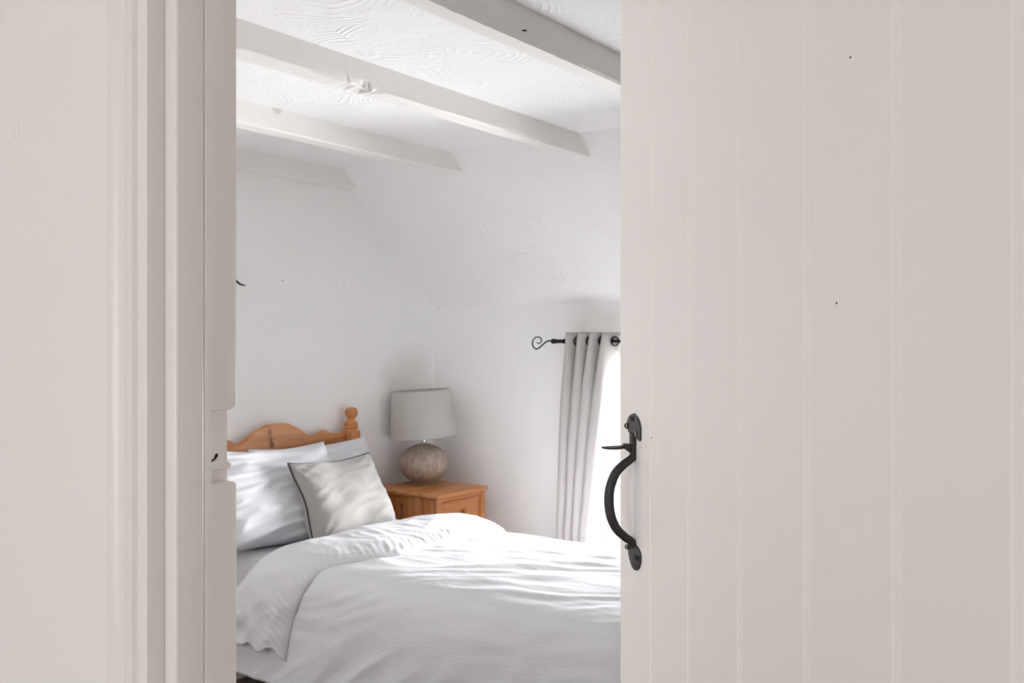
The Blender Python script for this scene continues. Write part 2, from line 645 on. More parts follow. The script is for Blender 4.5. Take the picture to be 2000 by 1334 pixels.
def stained_paint(name, spot, r):
    m = M(name, srgb(236, 233, 230), 0.6)
    v = m.noise(m.pos((140, 140, 2.2)), 1.0, 4, 0.6)
    m.bump(v, 0.3, 0.0012)
    p = m.pos((1 / r[0], 1 / r[1], 1 / r[2]), loc=tuple(-s / q for s, q in zip(spot, r)))
    ln = m.n('ShaderNodeVectorMath', operation='LENGTH')
    m.l(p, ln.inputs[0])
    k = m.n('ShaderNodeMapRange')
    k.inputs['From Min'].default_value, k.inputs['From Max'].default_value = 0.5, 1.0
    k.inputs['To Min'].default_value, k.inputs['To Max'].default_value = 0.35, 0.0
    m.l(ln.outputs['Value'], k.inputs['Value'])
    m.color(m.mix(k.outputs[0], srgb(236, 233, 230), srgb(150, 140, 134)))
    return m.m


B1, B2, B3 = -1.335, -1.972, -2.621
chip = on_x(712, 172, B2)
stain = on_x(541, 214, B3)
beam(B1, 0.056, 2.034, 'white ceiling beam with a small dark nail in its smooth side', seed=1)
beam(B2, 0.066, 2.040, 'white ceiling beam with a rough chipped patch on its lower edge', extra=chip.y, seed=2)
beam(B3, 0.070, 2.038, 'white ceiling beam with a round grey stain on its side', seed=3,
     mat=stained_paint('stained_beam_paint', stain, (0.2, 0.026, 0.02)))
nailp = on_x(1021, 59, B1)
# wall plate along the top of the headboard wall
pz = 2.035
tan = (ZC - ZK) / (YW - YJ)
v, f = prism([(XW, ZC), (XW, pz), (XW + 0.055, pz), (XW + 0.06, pz + 0.005), (XW + 0.06, ZC)], 'y', YP1, YJ)
v = [Vector(p) for p in v]
for p in v[5:]:
    p.y = YJ + (ZC - p.z) / tan + 0.003
o = mesh_obj('wall_plate_beam', v, f, M_BEAM)
tag(o, 'white painted beam fixed along the top of the headboard wall', 'beam')

# ------------------------------------------------------------------ doorway trim
# left jamb lining in two planks, the inner one notched for the old latch keeper
JX = -0.8134
YQ = on_x(400, 800, JX).y
v, f = bevelled(*boxes((DX0, JX, YP0, YQ, 0, DZ)), 0.003, 3)
tag(mesh_obj('trim_2', v, f, M_TRIM), kind='structure')
v, f = bevelled(*boxes((-0.045, DX1, YP0, YP1, 0, DZ)), 0.0035, 3)
tag(mesh_obj('trim_3', v, f, M_TRIM), kind='structure')
v, f = bevelled(*boxes((JX, -0.045, YP0, YP1, DZ - 0.02, DZ)), 0.0035, 3)
tag(mesh_obj('trim_4', v, f, M_TRIM), kind='structure')
RX = on_y(443.5, 800, YP1).x                 # bottom of the notch
J2 = JX - 0.0006
ny0 = on_x(413.5, 800, J2).y                 # front end of the notch
nz1 = on_x(440, 800, J2).z
nz0 = on_x(440, 942, J2).z
ch = 0.005
ZT = DZ - 0.02
face = [(YQ, 0), (YP1, 0), (YP1, nz0 - ch * 0.6), (YP1 - ch, nz0), (ny0, nz0 - 0.001), (ny0, nz1), (YP1 - ch * 1.3, nz1), (YP1, nz1 + ch * 0.7), (YP1, ZT), (YQ, ZT)]
v, f = join(boxes((DX0, RX, YQ, YP1, 0, ZT)), bevelled(*prism(face, 'x', RX, J2), 0.0009, 2))
stop = mesh_obj('trim_5', v, f, M_TRIM)
tag(stop, kind='structure')
# painted-over keeper nose left in the notch (y, z profile standing out of the recess)
kz = on_x(430, 908, RX).z
py_ = lambda px: on_x(px, 900, RX + 0.004).y
prof = [(ny0, kz - 0.004), (YP1, kz - 0.0045), (YP1 + 0.002, kz - 0.002), (YP1 + 0.002, kz + 0.001), (YP1 - 0.006, kz + 0.005), (ny0 + 0.016, kz + 0.007), (ny0 + 0.010, kz + 0.004), (ny0, kz + 0.003)]
v, f = bevelled(*prism(prof, 'x', RX - 0.001, RX + 0.005), 0.0008, 2)
mesh_obj('latch_keeper', v, f, M_TRIM, stop)
prof = [(ny0 + 0.004, kz + 0.0022), (ny0 + 0.011, kz + 0.004), (ny0 + 0.016, kz + 0.0072), (ny0 + 0.0185, kz + 0.0095), (ny0 + 0.0185, kz + 0.0125), (ny0 + 0.016, kz + 0.0115), (ny0 + 0.0145, kz + 0.0075), (ny0 + 0.010, kz + 0.0052), (ny0 + 0.004, kz + 0.0035)]
v, f = prism(prof, 'x', RX - 0.001, RX + 0.0009)
mesh_obj('crack', v, f, M_DARK, stop, 0)

# architrave: flat outer fillet, ogee, quirk and inner bead, 19 mm proud
AX1 = DX0
AY = 0.541


def px_x(px, Y): return on_y(px, 667, Y).x


def ax(px): return px_x(px, 0.546)


prof = [(ax(197), YP0), (ax(197), 0.5560), (ax(198.5), 0.5545), (ax(202), 0.5530), (ax(206), 0.5488), (ax(209), 0.5468), (ax(214), 0.5462),
        (ax(219), 0.5505), (ax(228), 0.5535), (ax(237), 0.5515), (ax(243), 0.5467), (ax(249), 0.5447), (ax(256), 0.5435), (ax(262), 0.5433),
        (ax(265), 0.5470), (ax(267), 0.5505), (ax(270), 0.5500), (ax(272), 0.5440), (ax(275), 0.5416), (ax(279), AY), (AX1 - 0.002, AY), (AX1 - 0.0005, AY + 0.0005), (AX1, AY + 0.002), (AX1, YP0)]
n = len(prof)
v, f = prism(prof, 'z', 0, DZ + 0.10)
arch = mesh_obj('trim_6', v, f, M_TRIM, None, 50)
tag(arch, kind='structure')
prof2 = [((DX0 + DX1) - x, y) for (x, y) in prof]
v, f = prism(prof2, 'z', 0, DZ + 0.10)
tag(mesh_obj('trim_7', v, f, M_TRIM, None, 50), kind='structure')
v, f = prism([(y, DZ + (x + DX0 * -1) * -1) for (x, y) in prof], 'x', DX0, DX1)
tag(mesh_obj('trim_8', v, f, M_TRIM, None, 50), kind='structure')

# ------------------------------------------------------------------ door leaf
VX, KD = 645.0, 715.5          # vanishing point of the leaf and its depth constant


def door_pt(px):
    fw = KD / (px - VX)
    d = ray(px, CY)
    return Vector((d.x * fw, d.y * fw, 0))


E = door_pt(1211)              # free edge
DH = (door_pt(1900) - E).normalized()     # towards the hinge
DN = Vector((DH.y, -DH.x, 0))
if DN.y > 0: DN = -DN          # out of the leaf, towards the landing


def dp(s, nn, z):
    return E + DH * s + DN * nn + Vector((0, 0, z))


def door_s(px):
    return (door_pt(px) - E).dot(DH)


TH = 0.028
grooves = [0.0] + [door_s(p) for p in (1273.5, 1348.5, 1448, 1579.5, 1757, 1997)]
grooves.append(grooves[-1] + 0.012)
door = thing('door_1', dp(grooves[-1], -TH / 2, 0), None, None)
tag(door, kind='structure')
for i in range(len(grooves) - 1):
    s0, s1 = grooves[i], grooves[i + 1]
    c0 = 0.0022 if i == 0 else 0.0016
    c1 = 0.0095 if s1 - s0 > 0.05 else 0.002
    d1 = 0.0011
    prof = [(s0, -TH), (s0, -c0), (s0 + c0, 0), (s1 - c1, 0), (s1 - c1 + 0.0015, -0.0006), (s1 - 0.0012, -d1), (s1 - 0.0004, -d1 - 0.0012), (s1 - 0.0004, -TH)]
    z0, z1 = 0.008, DZ - 0.025
    k = len(prof)
    v = [dp(s, q, z0) for s, q in prof] + [dp(s, q, z1) for s, q in prof]
    f = [tuple(range(k)), tuple(range(2 * k - 1, k - 1, -1))] + [(a, (a + 1) % k, k + (a + 1) % k, k + a) for a in range(k)]
    mesh_obj('plank', v, f, M_DOOR, door, 12)
for zz in (0.22, 1.0, 1.72):   # ledges on the bedroom side
    v, f = boxes((0.02, grooves[-2] - 0.03, -TH - 0.022, -TH, zz, zz + 0.13))
    mesh_obj('ledge', [dp(p[0], p[1], p[2]) for p in v], f, M_DOOR, door)
for (px, py) in ((1272, 855), (1634, 592), (1661, 112)):
    s = door_s(px)
    fw = KD / (px - VX)
    z = CAMH - (py - CY) * fw / FPX
    v, f = lathe([(0.0, 0.0004), (0.0009, 0.0003), (0.0011, 0.0)], (0, 0, 0), 10)
    mesh_obj('nail_head', [dp(s + p[0], p[2], z + p[1]) for p in v], f, M_IRON, door)

# latch: forged plates, bowed grip, thumb press and screws
SL = door_s(1240)
FWL = KD / (1240 - VX)


def lz(py): return CAMH - (py - CY) * FWL / FPX


def plate(pts, th, n0=0.0):
    """outline of (ds, z) -> slightly domed iron plate"""
    pts = [(a * 1.6, b) for a, b in pts]
    k = len(pts)
    c = (sum(p[0] for p in pts) / k, sum(p[1] for p in pts) / k)
    v = [dp(SL + s, n0 + 0.0002, z) for s, z in pts]
    v += [dp(SL + s, n0 + th * 0.75, z) for s, z in pts]
    v += [dp(SL + c[0] + (s - c[0]) * 0.86, n0 + th, c[1] + (z - c[1]) * 0.9) for s, z in pts]
    v += [dp(SL + c[0] + (s - c[0]) * 0.4, n0 + th * 1.25, c[1] + (z - c[1]) * 0.5) for s, z in pts]
    f = [tuple(range(k)), tuple(range(3 * k, 4 * k))]
    for r in range(3):
        f += [(r * k + i, r * k + (i + 1) % k, (r + 1) * k + (i + 1) % k, (r + 1) * k + i) for i in range(k)]
    return v, f


def loop(ctrl, n=40):
    pts = ctrl + [ctrl[0]]
    return [(p.x, p.y) for p in spline([(a, b, 0) for a, b in pts], n)][:-1]


# grip: control points given as (offset from the leaf, height)
gp = [(0.003, lz(893)), (0.008, lz(899)), (0.017, lz(909)), (0.026, lz(924)), (0.0325, lz(948)), (0.0345, lz(970)), (0.0335, lz(995)), (0.030, lz(1015)), (0.0235, lz(1033)), (0.014, lz(1047)), (0.006, lz(1056)), (0.002, lz(1066))]
gpts = spline([(a, 0, b) for a, b in gp], 60)
path, fl = [], []
for i, p in enumerate(gpts):
    t = i / 59
    path.append(dp(SL + 0.001, p.x, p.z))
    wv = 0.0052 + 0.0022 * math.sin(math.pi * t) ** 1.2
    fl.append((wv, 0.0048 + 0.0012 * math.sin(math.pi * t)))
v, f = tube(path, 0, 14, fl, ref=DN)
latch = mesh_obj('latch_handle', v, f, M_IRON, door, 60)
latch['label'] = 'black forged iron thumb latch handle'
top = loop([(0.0005, lz(807)), (0.010, lz(815)), (0.0155, lz(828)), (0.0165, lz(842)), (0.0155, lz(857)), (0.009, lz(855)), (0.0, lz(850)), (-0.011, lz(848)), (-0.0165, lz(838)), (-0.0165, lz(826)), (-0.0105, lz(814))], 48)
mesh_obj('top_plate', *plate(top, 0.0028), M_IRON_FORGED, latch, 40)
bot = loop([(-0.002, lz(1061)), (0.009, lz(1064)), (0.016, lz(1073)), (0.0165, lz(1088)), (0.012, lz(1104)), (0.004, lz(1111.5)), (-0.004, lz(1109)), (-0.011, lz(1096)), (-0.0145, lz(1080)), (-0.0125, lz(1066))], 48)
mesh_obj('bottom_plate', *plate(bot, 0.0028), M_IRON_FORGED, latch, 40)
# neck strap between the top plate and the grip
v, f = boxes((-0.0075, 0.0062, 0.0002, 0.0052, lz(898), lz(846)))
v, f = bevelled([(p[0], p[1], p[2]) for p in v], f, 0.0012, 2)
mesh_obj('neck_strap', [dp(SL + p[0], p[1], p[2]) for p in v], f, M_IRON, latch)
# pivot cheek of the thumb press
chk = [(0.0, lz(868)), (0.013, lz(866)), (0.0165, lz(872)), (0.011, lz(879)), (0.004, lz(886)), (0.0, lz(888))]
k = len(chk)
v = [dp(SL - 0.0055, a, b) for a, b in chk] + [dp(SL + 0.0045, a, b) for a, b in chk]
f = [tuple(range(k)), tuple(range(2 * k - 1, k - 1, -1))] + [(a, (a + 1) % k, k + (a + 1) % k, k + a) for a in range(k)]
mesh_obj('pivot_cheek', v, f, M_IRON, latch)
# thumb press: oval dished pad on a tapering shank
rows, v, f = 26, [], []
for i in range(rows + 1):
    t = i / rows
    nn = 0.012 + 0.0315 * t
    wv = 0.0042 + 0.0080 * max(0.0, math.sin(math.pi * min(1, max(0, (t - 0.10) / 0.90)))) ** 0.6
    if t > 0.985: wv = 0.0015
    zc = lz(872) - 0.0008 * math.sin(t * math.pi) - 0.0006 * t
    th = 0.0028 - 0.001 * t
    for (a, b) in ((-1, 0), (-0.8, th * 0.55), (0, th * 0.35), (0.8, th * 0.55), (1, 0), (0.8, -th * 0.6), (0, -th * 0.8), (-0.8, -th * 0.6)):
        v.append(dp(SL - 0.0005 + a * wv, nn, zc + b))
for i in range(rows):
    for j in range(8):
        f.append((i * 8 + j, i * 8 + (j + 1) % 8, (i + 1) * 8 + (j + 1) % 8, (i + 1) * 8 + j))
f += [tuple(range(8)), tuple(rows * 8 + j for j in range(8))]
mesh_obj('thumb_press', v, f, M_IRON, latch, 50)


def screw(ds, z, n0, r=0.0042):
    v, f = lathe([(0.0, 0.0019), (r * 0.35, 0.0017), (r * 0.8, 0.0012), (r, 0.0004), (r * 0.85, -0.0015), (r * 0.4, -0.004)], (0, 0, 0), 18)
    sc = mesh_obj('screw', [dp(SL + ds + p[0], n0 + p[2], z + p[1]) for p in v], f, M_SCREW, latch, 50)
    cr = join(boxes((-r * 0.62, r * 0.62, -r * 0.16, r * 0.16, 0.0009, 0.0021)), boxes((-r * 0.16, r * 0.16, -r * 0.62, r * 0.62, 0.0009, 0.0021)))
    c30, s30 = math.cos(0.5), math.sin(0.5)
    mesh_obj('cross_recess', [dp(SL + ds + p[0] * c30 - p[1] * s30, n0 + p[2], z + p[0] * s30 + p[1] * c30) for p in cr[0]], cr[1], M_DARK, latch, 0)


screw(-0.0215, lz(834.5), 0.0045)
screw(0.0140, lz(846), 0.0040)
screw(-0.0180, lz(1073.5), 0.0050, 0.0038)
for (ds, py, hgt) in ((-0.001, 818, 4.5), (0.017, 1083, 4.5)):   # square punched holes
    v, f = boxes((-0.0062, 0.0062, 0.0012, 0.0040, -hgt * FWL / FPX, hgt * FWL / FPX))
    mesh_obj('punched_hole', [dp(SL + ds + p[0], p[1], lz(py) + p[2]) for p in v], f, M_DARK, latch, 0)

# ------------------------------------------------------------------ bed
BY0, BY1, BYC = 2.343, 3.237, 2.79          # post centres and the middle of the headboard
HX0, HX1 = -3.325, -3.297
kn = [on_x(527, 845, HX1), on_x(529, 860, HX1), on_x(531, 869, HX1)]
M_HEAD = make_pine('honey_pine_headboard', PB, PD, PL, 'y', [(kn[0].x, kn[0].y, kn[0].z, 0.2, 0.016, 0.026, 0.5), (kn[1].x, kn[1].y, kn[1].z, 0.2, 0.013, 0.014, 0.6), (kn[2].x, kn[2].y, kn[2].z, 0.2, 0.017, 0.018, 0.75)])
M_POST = make_pine('honey_pine_post', PB, PD, PL, 'z')
bed = thing('bed', (-2.3, BYC, 0), 'single pine bed with arched headboard and turned post finials', 'bed')
tab = [(0.0, 0.936), (0.06, 0.933), (0.12, 0.908), (0.17, 0.876), (0.205, 0.862), (0.235, 0.868), (0.262, 0.884), (0.285, 0.888), (0.305, 0.876), (0.33, 0.866), (0.36, 0.864), (0.42, 0.864)]


def hb_top(y):
    d = abs(y - BYC)
    for (a, b), (c, e) in zip(tab, tab[1:]):
        if d <= c: return b + (e - b) * (d - a) / (c - a)
    return tab[-1][1]


ys = [BY0 + 0.02 + (BY1 - BY0 - 0.04) * i / 120 for i in range(121)]
poly = [(ys[0], 0.30), (ys[-1], 0.30)] + [(y, (hb_top(y - 0.008) + hb_top(y) + hb_top(y + 0.008)) / 3) for y in reversed(ys)]
v, f = [], []
k = len(poly)
for (x, shrink) in ((HX0, 0.0), (HX1 - 0.005, 0.0), (HX1, 0.005)):
    for (y, z) in poly:
        v.append((x, y, z - (shrink if z > 0.5 else 0)))
f = [tuple(range(k)), tuple(2 * k + i for i in reversed(range(k)))]
for r in range(2):
    f += [(r * k + i, r * k + (i + 1) % k, (r + 1) * k + (i + 1) % k, (r + 1) * k + i) for i in range(k)]
mesh_obj('headboard', v, f, M_HEAD, bed, 40)
for yb in (BY0, BY1):
    PX, pw = -3.300, 0.032
    v, f = bevelled(*boxes((PX - pw, PX + pw, yb - pw, yb + pw, 0.0, 0.872)), 0.004, 2)
    post = mesh_obj('post', v, f, M_POST, bed)
    fin = [(0.0, 0.868), (0.036, 0.868), (0.036, 0.874), (0.030, 0.880), (0.0345, 0.887), (0.0345, 0.891), (0.031, 0.895), (0.0335, 0.901), (0.032, 0.908), (0.024, 0.918), (0.018, 0.926), (0.018, 0.931), (0.0225, 0.936),
           (0.028, 0.944), (0.031, 0.954), (0.031, 0.962), (0.028, 0.971), (0.021, 0.979), (0.011, 0.984), (0.0, 0.985)]
    fin[1:4] = [(0.032, 0.868), (0.0335, 0.874), (0.029, 0.881)]
    v, f = lathe(fin, (PX, yb, 0), 36)
    mesh_obj('finial', v, f, M_POST, post, 60)
FX = -1.26                                   # foot end
for yb in (BY0 - 0.015, BY1 - 0.007):
    box('side_rail', (HX1, FX, yb, yb + 0.022, 0.20, 0.315), make_pine('honey_pine_rail', PB, PD, PL, 'x') if yb < 3 else M_POST, bed, 0.003)
box('foot_rail', (FX - 0.025, FX, BY0, BY1, 0.20, 0.36), M_HEAD, bed, 0.003)
for yb in (BY0, BY1):
    box('foot_leg', (FX - 0.06, FX, yb - 0.03, yb + 0.03, 0.0, 0.38), M_POST, bed, 0.004)

# mattress in its fitted sheet
v, f = bevelled(*boxes((-3.285, FX - 0.03, 2.335, 3.245, 0.26, 0.487)), 0.055, 5)
o = mesh_obj('mattress', v, f, M_SHEET, None, 60)
tag(o, 'white sheeted mattress lying on the pine bed', 'mattress')

# white box pushed under the bed by the headboard
v, f = bevelled(*boxes((-3.25, -2.985, 2.30, 2.85, 0.0, 0.17)), 0.006, 2)
o = mesh_obj('storage_box', v, f, M_WIN)
tag(o, 'white storage box on the carpet underneath the bed', 'box')


# ------------------------------------------------------------------ duvet
cross = [(2.185, 0.105), (2.195, 0.18), (2.203, 0.28), (2.214, 0.37), (2.232, 0.440), (2.266, 0.490), (2.330, 0.517), (2.46, 0.528), (2.65, 0.535), (2.80, 0.537), (2.95, 0.534), (3.08, 0.522), (3.18, 0.503), (3.255, 0.472), (3.300, 0.42), (3.322, 0.34), (3.335, 0.24), (3.340, 0.14)]
CP = spline([(0, a, b) for a, b in cross], 400)
arc = [0.0]
for a, b in zip(CP, CP[1:]): arc.append(arc[-1] + (b - a).length)
ATOT = arc[-1]


def cpos(s):
    s = max(0, min(ATOT, s))
    lo, hi = 0, len(arc) - 1
    while hi - lo > 1:
        mid = (lo + hi) // 2
        if arc[mid] <= s: lo = mid
        else: hi = mid
    t = (s - arc[lo]) / (arc[hi] - arc[lo])
    p = CP[lo].lerp(CP[hi], t)
    d = (CP[hi] - CP[lo]).normalized()
    return p, Vector((0, -d.z, d.y))


def s_of(y, z):
    return min(range(400), key=lambda i: (CP[i].y - y) ** 2 + (CP[i].z - z) ** 2)


def S_at(y, z): return arc[s_of(y, z)]


def ridge(x): return 1 - abs(x) * 2.2


def wrinkle(x, s, p):
    """cloth relief in metres at bed position x and arc s"""
    side = max(0.0, min(1.0, (0.46 - p.z) / 0.2)) if p.y < 2.8 else 0.0
    topf = 1 - side
    h = 0.007 * noise.noise(Vector((x * 2.2, s * 2.6, 1.3)))
    # long creases sweeping from the fold towards the foot
    a, b = x * 0.93 + s * 0.36, -x * 0.36 + s * 0.93
    wv = noise.noise(Vector((a * 1.4, b * 4.5, 5.0)))
    r1 = noise.noise(Vector((a * 2.0 + 0.5 * wv, b * 10.0 + 1.2 * wv, 2.0)))
    h += topf * 0.0034 * max(-0.25, ridge(r1))
    r2 = noise.noise(Vector((a * 6.0, b * 24.0 + wv * 3, 8.0)))
    h += (0.0034 * topf + 0.0010) * r2
    h += 0.0030 * topf * max(0.0, ridge(noise.noise(Vector((a * 3.0 - wv, b * 15.0 + x * 4, 28.0)))) - 0.55)
    # hanging side: broad diagonal tension folds and small creases
    c = (x * 0.80 - s * 0.9)
    r3 = noise.noise(Vector((c * 6.0 + wv, (x + s) * 1.2, 12.0)))
    h += side * 0.011 * max(-0.3, ridge(r3) - 0.3)
    r4 = noise.noise(Vector((x * 9.0 + wv * 2, s * 16, 17.0)))
    h += side * 0.003 * r4
    return h


def lin(tab, x):
    if x <= tab[0][0]: return tab[0][1]
    for (a, b), (c, d) in zip(tab, tab[1:]):
        if x <= c: return b + (d - b) * (x - a) / (c - a)
    return tab[-1][1]


def smooth_lin(tab, x, r=0.05):
    return sum(lin(tab, x + r * k / 3) for k in range(-3, 4)) / 7


starts = list(zip([0.0, S_at(2.21, 0.30), S_at(2.25, 0.435), S_at(2.34, 0.50), S_at(2.8, 0.537)], [-3.02, -2.93, -2.79, -2.74, -2.735]))
NX, NS = 230, 190
X0D = -2.735
v, f, uv = [], [], []
FOOTX = FX + 0.035
LTOP = FOOTX - X0D
LDROP = 0.42
for i in range(NX + 1):
    u = (LTOP + LDROP) * i / NX
    for j in range(NS + 1):
        s = ATOT * j / NS
        p, nn = cpos(s)
        # rounded turn over the foot end
        r = 0.09
        if u < LTOP - r:
            xs = smooth_lin(starts, s)
            x, dz = xs + (X0D + LTOP - r - xs) * u / (LTOP - r), 0.0
        elif u < LTOP - r + r * math.pi / 2:
            a = (u - LTOP + r) / r
            x, dz = X0D + LTOP - r + r * math.sin(a), r * (1 - math.cos(a))
        else:
            x, dz = X0D + LTOP + 0.01 * (u - LTOP), r + (u - LTOP + r - r * math.pi / 2)
        h = wrinkle(x, s, p) if dz < 0.3 else 0.004 * noise.noise(Vector((s * 6, u * 5, 3)))
        z = p.z - dz
        # soft sag where the hanging side is not pulled tight
        q = p + nn * h
        q.z -= dz
        hemw = 0.012 * noise.noise(Vector((x * 3.0, 0.3, 7)))
        if p.z < 0.2: q.z += hemw * (0.2 - p.z) / 0.12
        q.z = max(q.z, 0.06 + 0.01 * noise.noise(Vector((s * 4, u * 4, 1))))
        v.append((x, q.y, q.z))
        uv.append((x, s))
for i in range(NX):
    for j in range(NS):
        a = i * (NS + 1) + j
        f.append((a, a + 1, a + NS + 2, a + NS + 1))
duvet = mesh_obj('duvet', v, f, M_DUVET, None, 180, uv)
tag(duvet, 'white ribbed duvet draped over the single bed, top edge turned back', 'duvet')
md = duvet.modifiers.new('thickness', 'SOLIDIFY')
md.thickness = 0.012
md.offset = -1

# turned-back band of the duvet
sN0 = S_at(2.200, 0.222)
tabs = [sN0, S_at(2.21, 0.30), S_at(2.25, 0.435), S_at(2.34, 0.50), S_at(2.48, 0.527), S_at(2.80, 0.537), S_at(3.10, 0.52), S_at(3.28, 0.45), S_at(3.335, 0.24)]
heads = list(zip(tabs, [-3.06, -2.97, -2.815, -2.765, -2.745, -2.73, -2.71, -2.70, -2.70]))
feet = list(zip(tabs, [-2.560, -2.545, -2.492, -2.43, -2.31, -2.275, -2.33, -2.40, -2.43]))


NW, NT = 84, 230
prof = [(0.0, -0.045), (0.02, -0.022), (0.06, 0.004), (0.14, 0.028), (0.28, 0.044), (0.44, 0.050), (0.60, 0.047), (0.75, 0.039), (0.88, 0.028), (0.95, 0.019), (0.985, 0.010), (1.0, 0.001)]
v, f = [], []
sEnd = tabs[-1]
for i in range(NT + 1):
    t = i / NT
    s = sN0 + (sEnd - sN0) * t
    p, nn = cpos(s)
    xh, xf = smooth_lin(heads, s), smooth_lin(feet, s)
    near = max(0.0, 1 - (s - sN0) / 0.30)
    for j in range(NW + 1):
        wq = j / NW
        x = xh + (xf - xh) * wq
        o = lin(prof, wq)
        env = math.sin(math.pi * min(1, max(0, wq))) ** 0.4
        # soft lumps of the filling
        o += env * 0.010 * noise.noise(Vector((x * 5, s * 4.5, 31)))
        # gathers along the foot-side seam
        g = max(0.0, (wq - 0.62) / 0.38)
        wob = noise.noise(Vector((s * 7, wq * 2, 40)))
        o += 0.0036 * g ** 1.2 * min(1, (1 - wq) * 12) * math.sin((s + (x - xf) * 0.55) * 2 * math.pi / 0.023 + wob * 9) * (0.5 + 0.9 * abs(noise.noise(Vector((s * 10, 3, 1)))))
        rr = noise.noise(Vector((x * 9 + s * 3, s * 16 - x * 5, 51)))
        o += env * 0.0045 * max(-0.3, ridge(rr) - 0.2)
        # rumpled hem where the band hangs over the near side
        o += env * near * (0.024 * noise.noise(Vector((x * 13 + s * 5, s * 9, 61))) + 0.010 * max(-0.4, ridge(noise.noise(Vector((x * 11 - s * 7, s * 6 + x * 3, 71))))))
        q = p + nn * o
        z = q.z
        if near > 0.6:
            k = (near - 0.6) / 0.4
            z += k * (0.030 * noise.noise(Vector((x * 14, 2.0, 81))) + 0.009 * math.sin(x * 55) - 0.024 * max(0.0, (wq - 0.72) / 0.28) ** 2 + 0.012 * (1 - wq))
        v.append((x + 0.004 * noise.noise(Vector((s * 14, wq * 3, 91))), q.y, z))
for i in range(NT):
    for j in range(NW):
        a = i * (NW + 1) + j
        f.append((a, a + 1, a + NW + 2, a + NW + 1))
band = mesh_obj('turned_back_band', v, f, M_FOLD, duvet, 180)
md = band.modifiers.new('thickness', 'SOLIDIFY')
md.thickness = 0.014
md.offset = -1


# ------------------------------------------------------------------ pillows and cushion
def pillow(name, base, up, wdir, W, H, T, mat, seed, label, cat, group=None, parent=None, sag=0.0, crease=1.0, pinch=0.05, corner=0.0, n=64, exp=0.5):
    """base: bottom-edge centre; up/wdir: unit directions of height and width"""
    up, wd = Vector(up).normalized(), Vector(wdir).normalized()
    nn = wd.cross(up).normalized()
    if nn.x < 0: nn = -nn
    V, F = [], []
    edge = []
    idx = {}
    for side in (1, -1):
        for i in range(n + 1):
            for j in range(n + 1):
                a, b = -1 + 2 * i / n, -1 + 2 * j / n
                # concave edges with pointed corners
                ax = a * (1 - pinch * (1 - b * b) * abs(a) ** 2)
                bx = b * (1 - pinch * (1 - a * a) * abs(b) ** 2)
                prof = max(0.0, (1 - a ** 4) * (1 - b ** 4)) ** exp
                wgt = 1 + sag * (-b) * 0.6
                c = T / 2 * prof * wgt
                h = 0
                if 0 < i < n and 0 < j < n:
                    h = 0.012 * noise.noise(Vector((a * 1.6 + seed, b * 1.6, side)))
                    aa = a * 0.9 + b * 0.35
                    bb = b * 1.0 - a * 0.3
                    r = noise.noise(Vector((aa * 1.3 + seed, bb * 4.2, 3 * side)))
                    h += crease * 0.010 * max(-0.3, ridge(r) - 0.1)
                    # puckers running out of the corners
                    for sa in (-1, 1):
                        for sb in (-1, 1):
                            da, db = a - sa, b - sb
                            dd = math.hypot(da, db)
                            ang = math.atan2(db, da)
                            h += corner * 0.004 * math.exp(-dd * 2.2) * math.sin(ang * 13 + seed)
                    h *= min(1.0, prof * 2.0)
                elif side == -1:
                    idx[(side, i, j)] = idx[(1, i, j)]
                    continue
                # slump: the filled lower part rolls forward and sinks
                pt = Vector(base) + up * (H / 2 * (1 + bx)) + wd * (W / 2 * ax) + nn * (side * (c + h))
                pt += Vector((0, 0, -1)) * (sag * 0.02 * (1 - a * a) * max(0, b))
                pt += nn * (0.012 * noise.noise(Vector((a * 1.2, b * 1.2, seed + 20))))
                idx[(side, i, j)] = len(V)
                V.append(pt)
    for side in (1, -1):
        for i in range(n):
            for j in range(n):
                q = (idx[(side, i, j)], idx[(side, i + 1, j)], idx[(side, i + 1, j + 1)], idx[(side, i, j + 1)])
                F.append(q if side == 1 else q[::-1])
    ring = [(i, 0) for i in range(n)] + [(n, j) for j in range(n)] + [(i, n) for i in range(n, 0, -1)] + [(0, j) for j in range(n, 0, -1)]
    edge = [V[idx[(1, i, j)]].copy() for (i, j) in ring]
    o = mesh_obj(name, V, F, mat, parent, 180)
    if label: tag(o, label, cat, group)
    return o, edge


pillow('pillow', (-3.085, 2.895, 0.492), (-0.12, 0.0, 0.36), (0, 1, 0.0), 0.69, 0.378, 0.125, M_PILLOW, 3.7,
       'white pillow standing against the headboard, behind another white pillow', 'pillow', 'white bed pillows', sag=0.6, crease=0.8, pinch=0.05)
pillow('pillow', (-2.93, 2.525, 0.490), (-0.155, 0.0, 0.36), (0.10, 1, -0.04), 0.64, 0.425, 0.15, M_PILLOW, 9.2,
       'creased white pillow leaning in front of another pillow, beside the grey cushion', 'pillow', 'white bed pillows', sag=0.9, crease=2.3, pinch=0.05)
cu, edge = pillow('cushion', (-2.750, 2.738, 0.500), (-0.180, 0.02, 0.31), (0.0, 1, 0.0), 0.455, 0.365, 0.13, M_CUSH, 5.5,
                  'square grey velvet cushion edged with dark piping, leaning on the pillows', 'cushion', sag=0.5, crease=0.5, pinch=0.06, corner=1.0)
v, f = tube(edge, 0.0042, 8, closed=True)
mesh_obj('piping', v, f, M_PIPE, cu, 180)

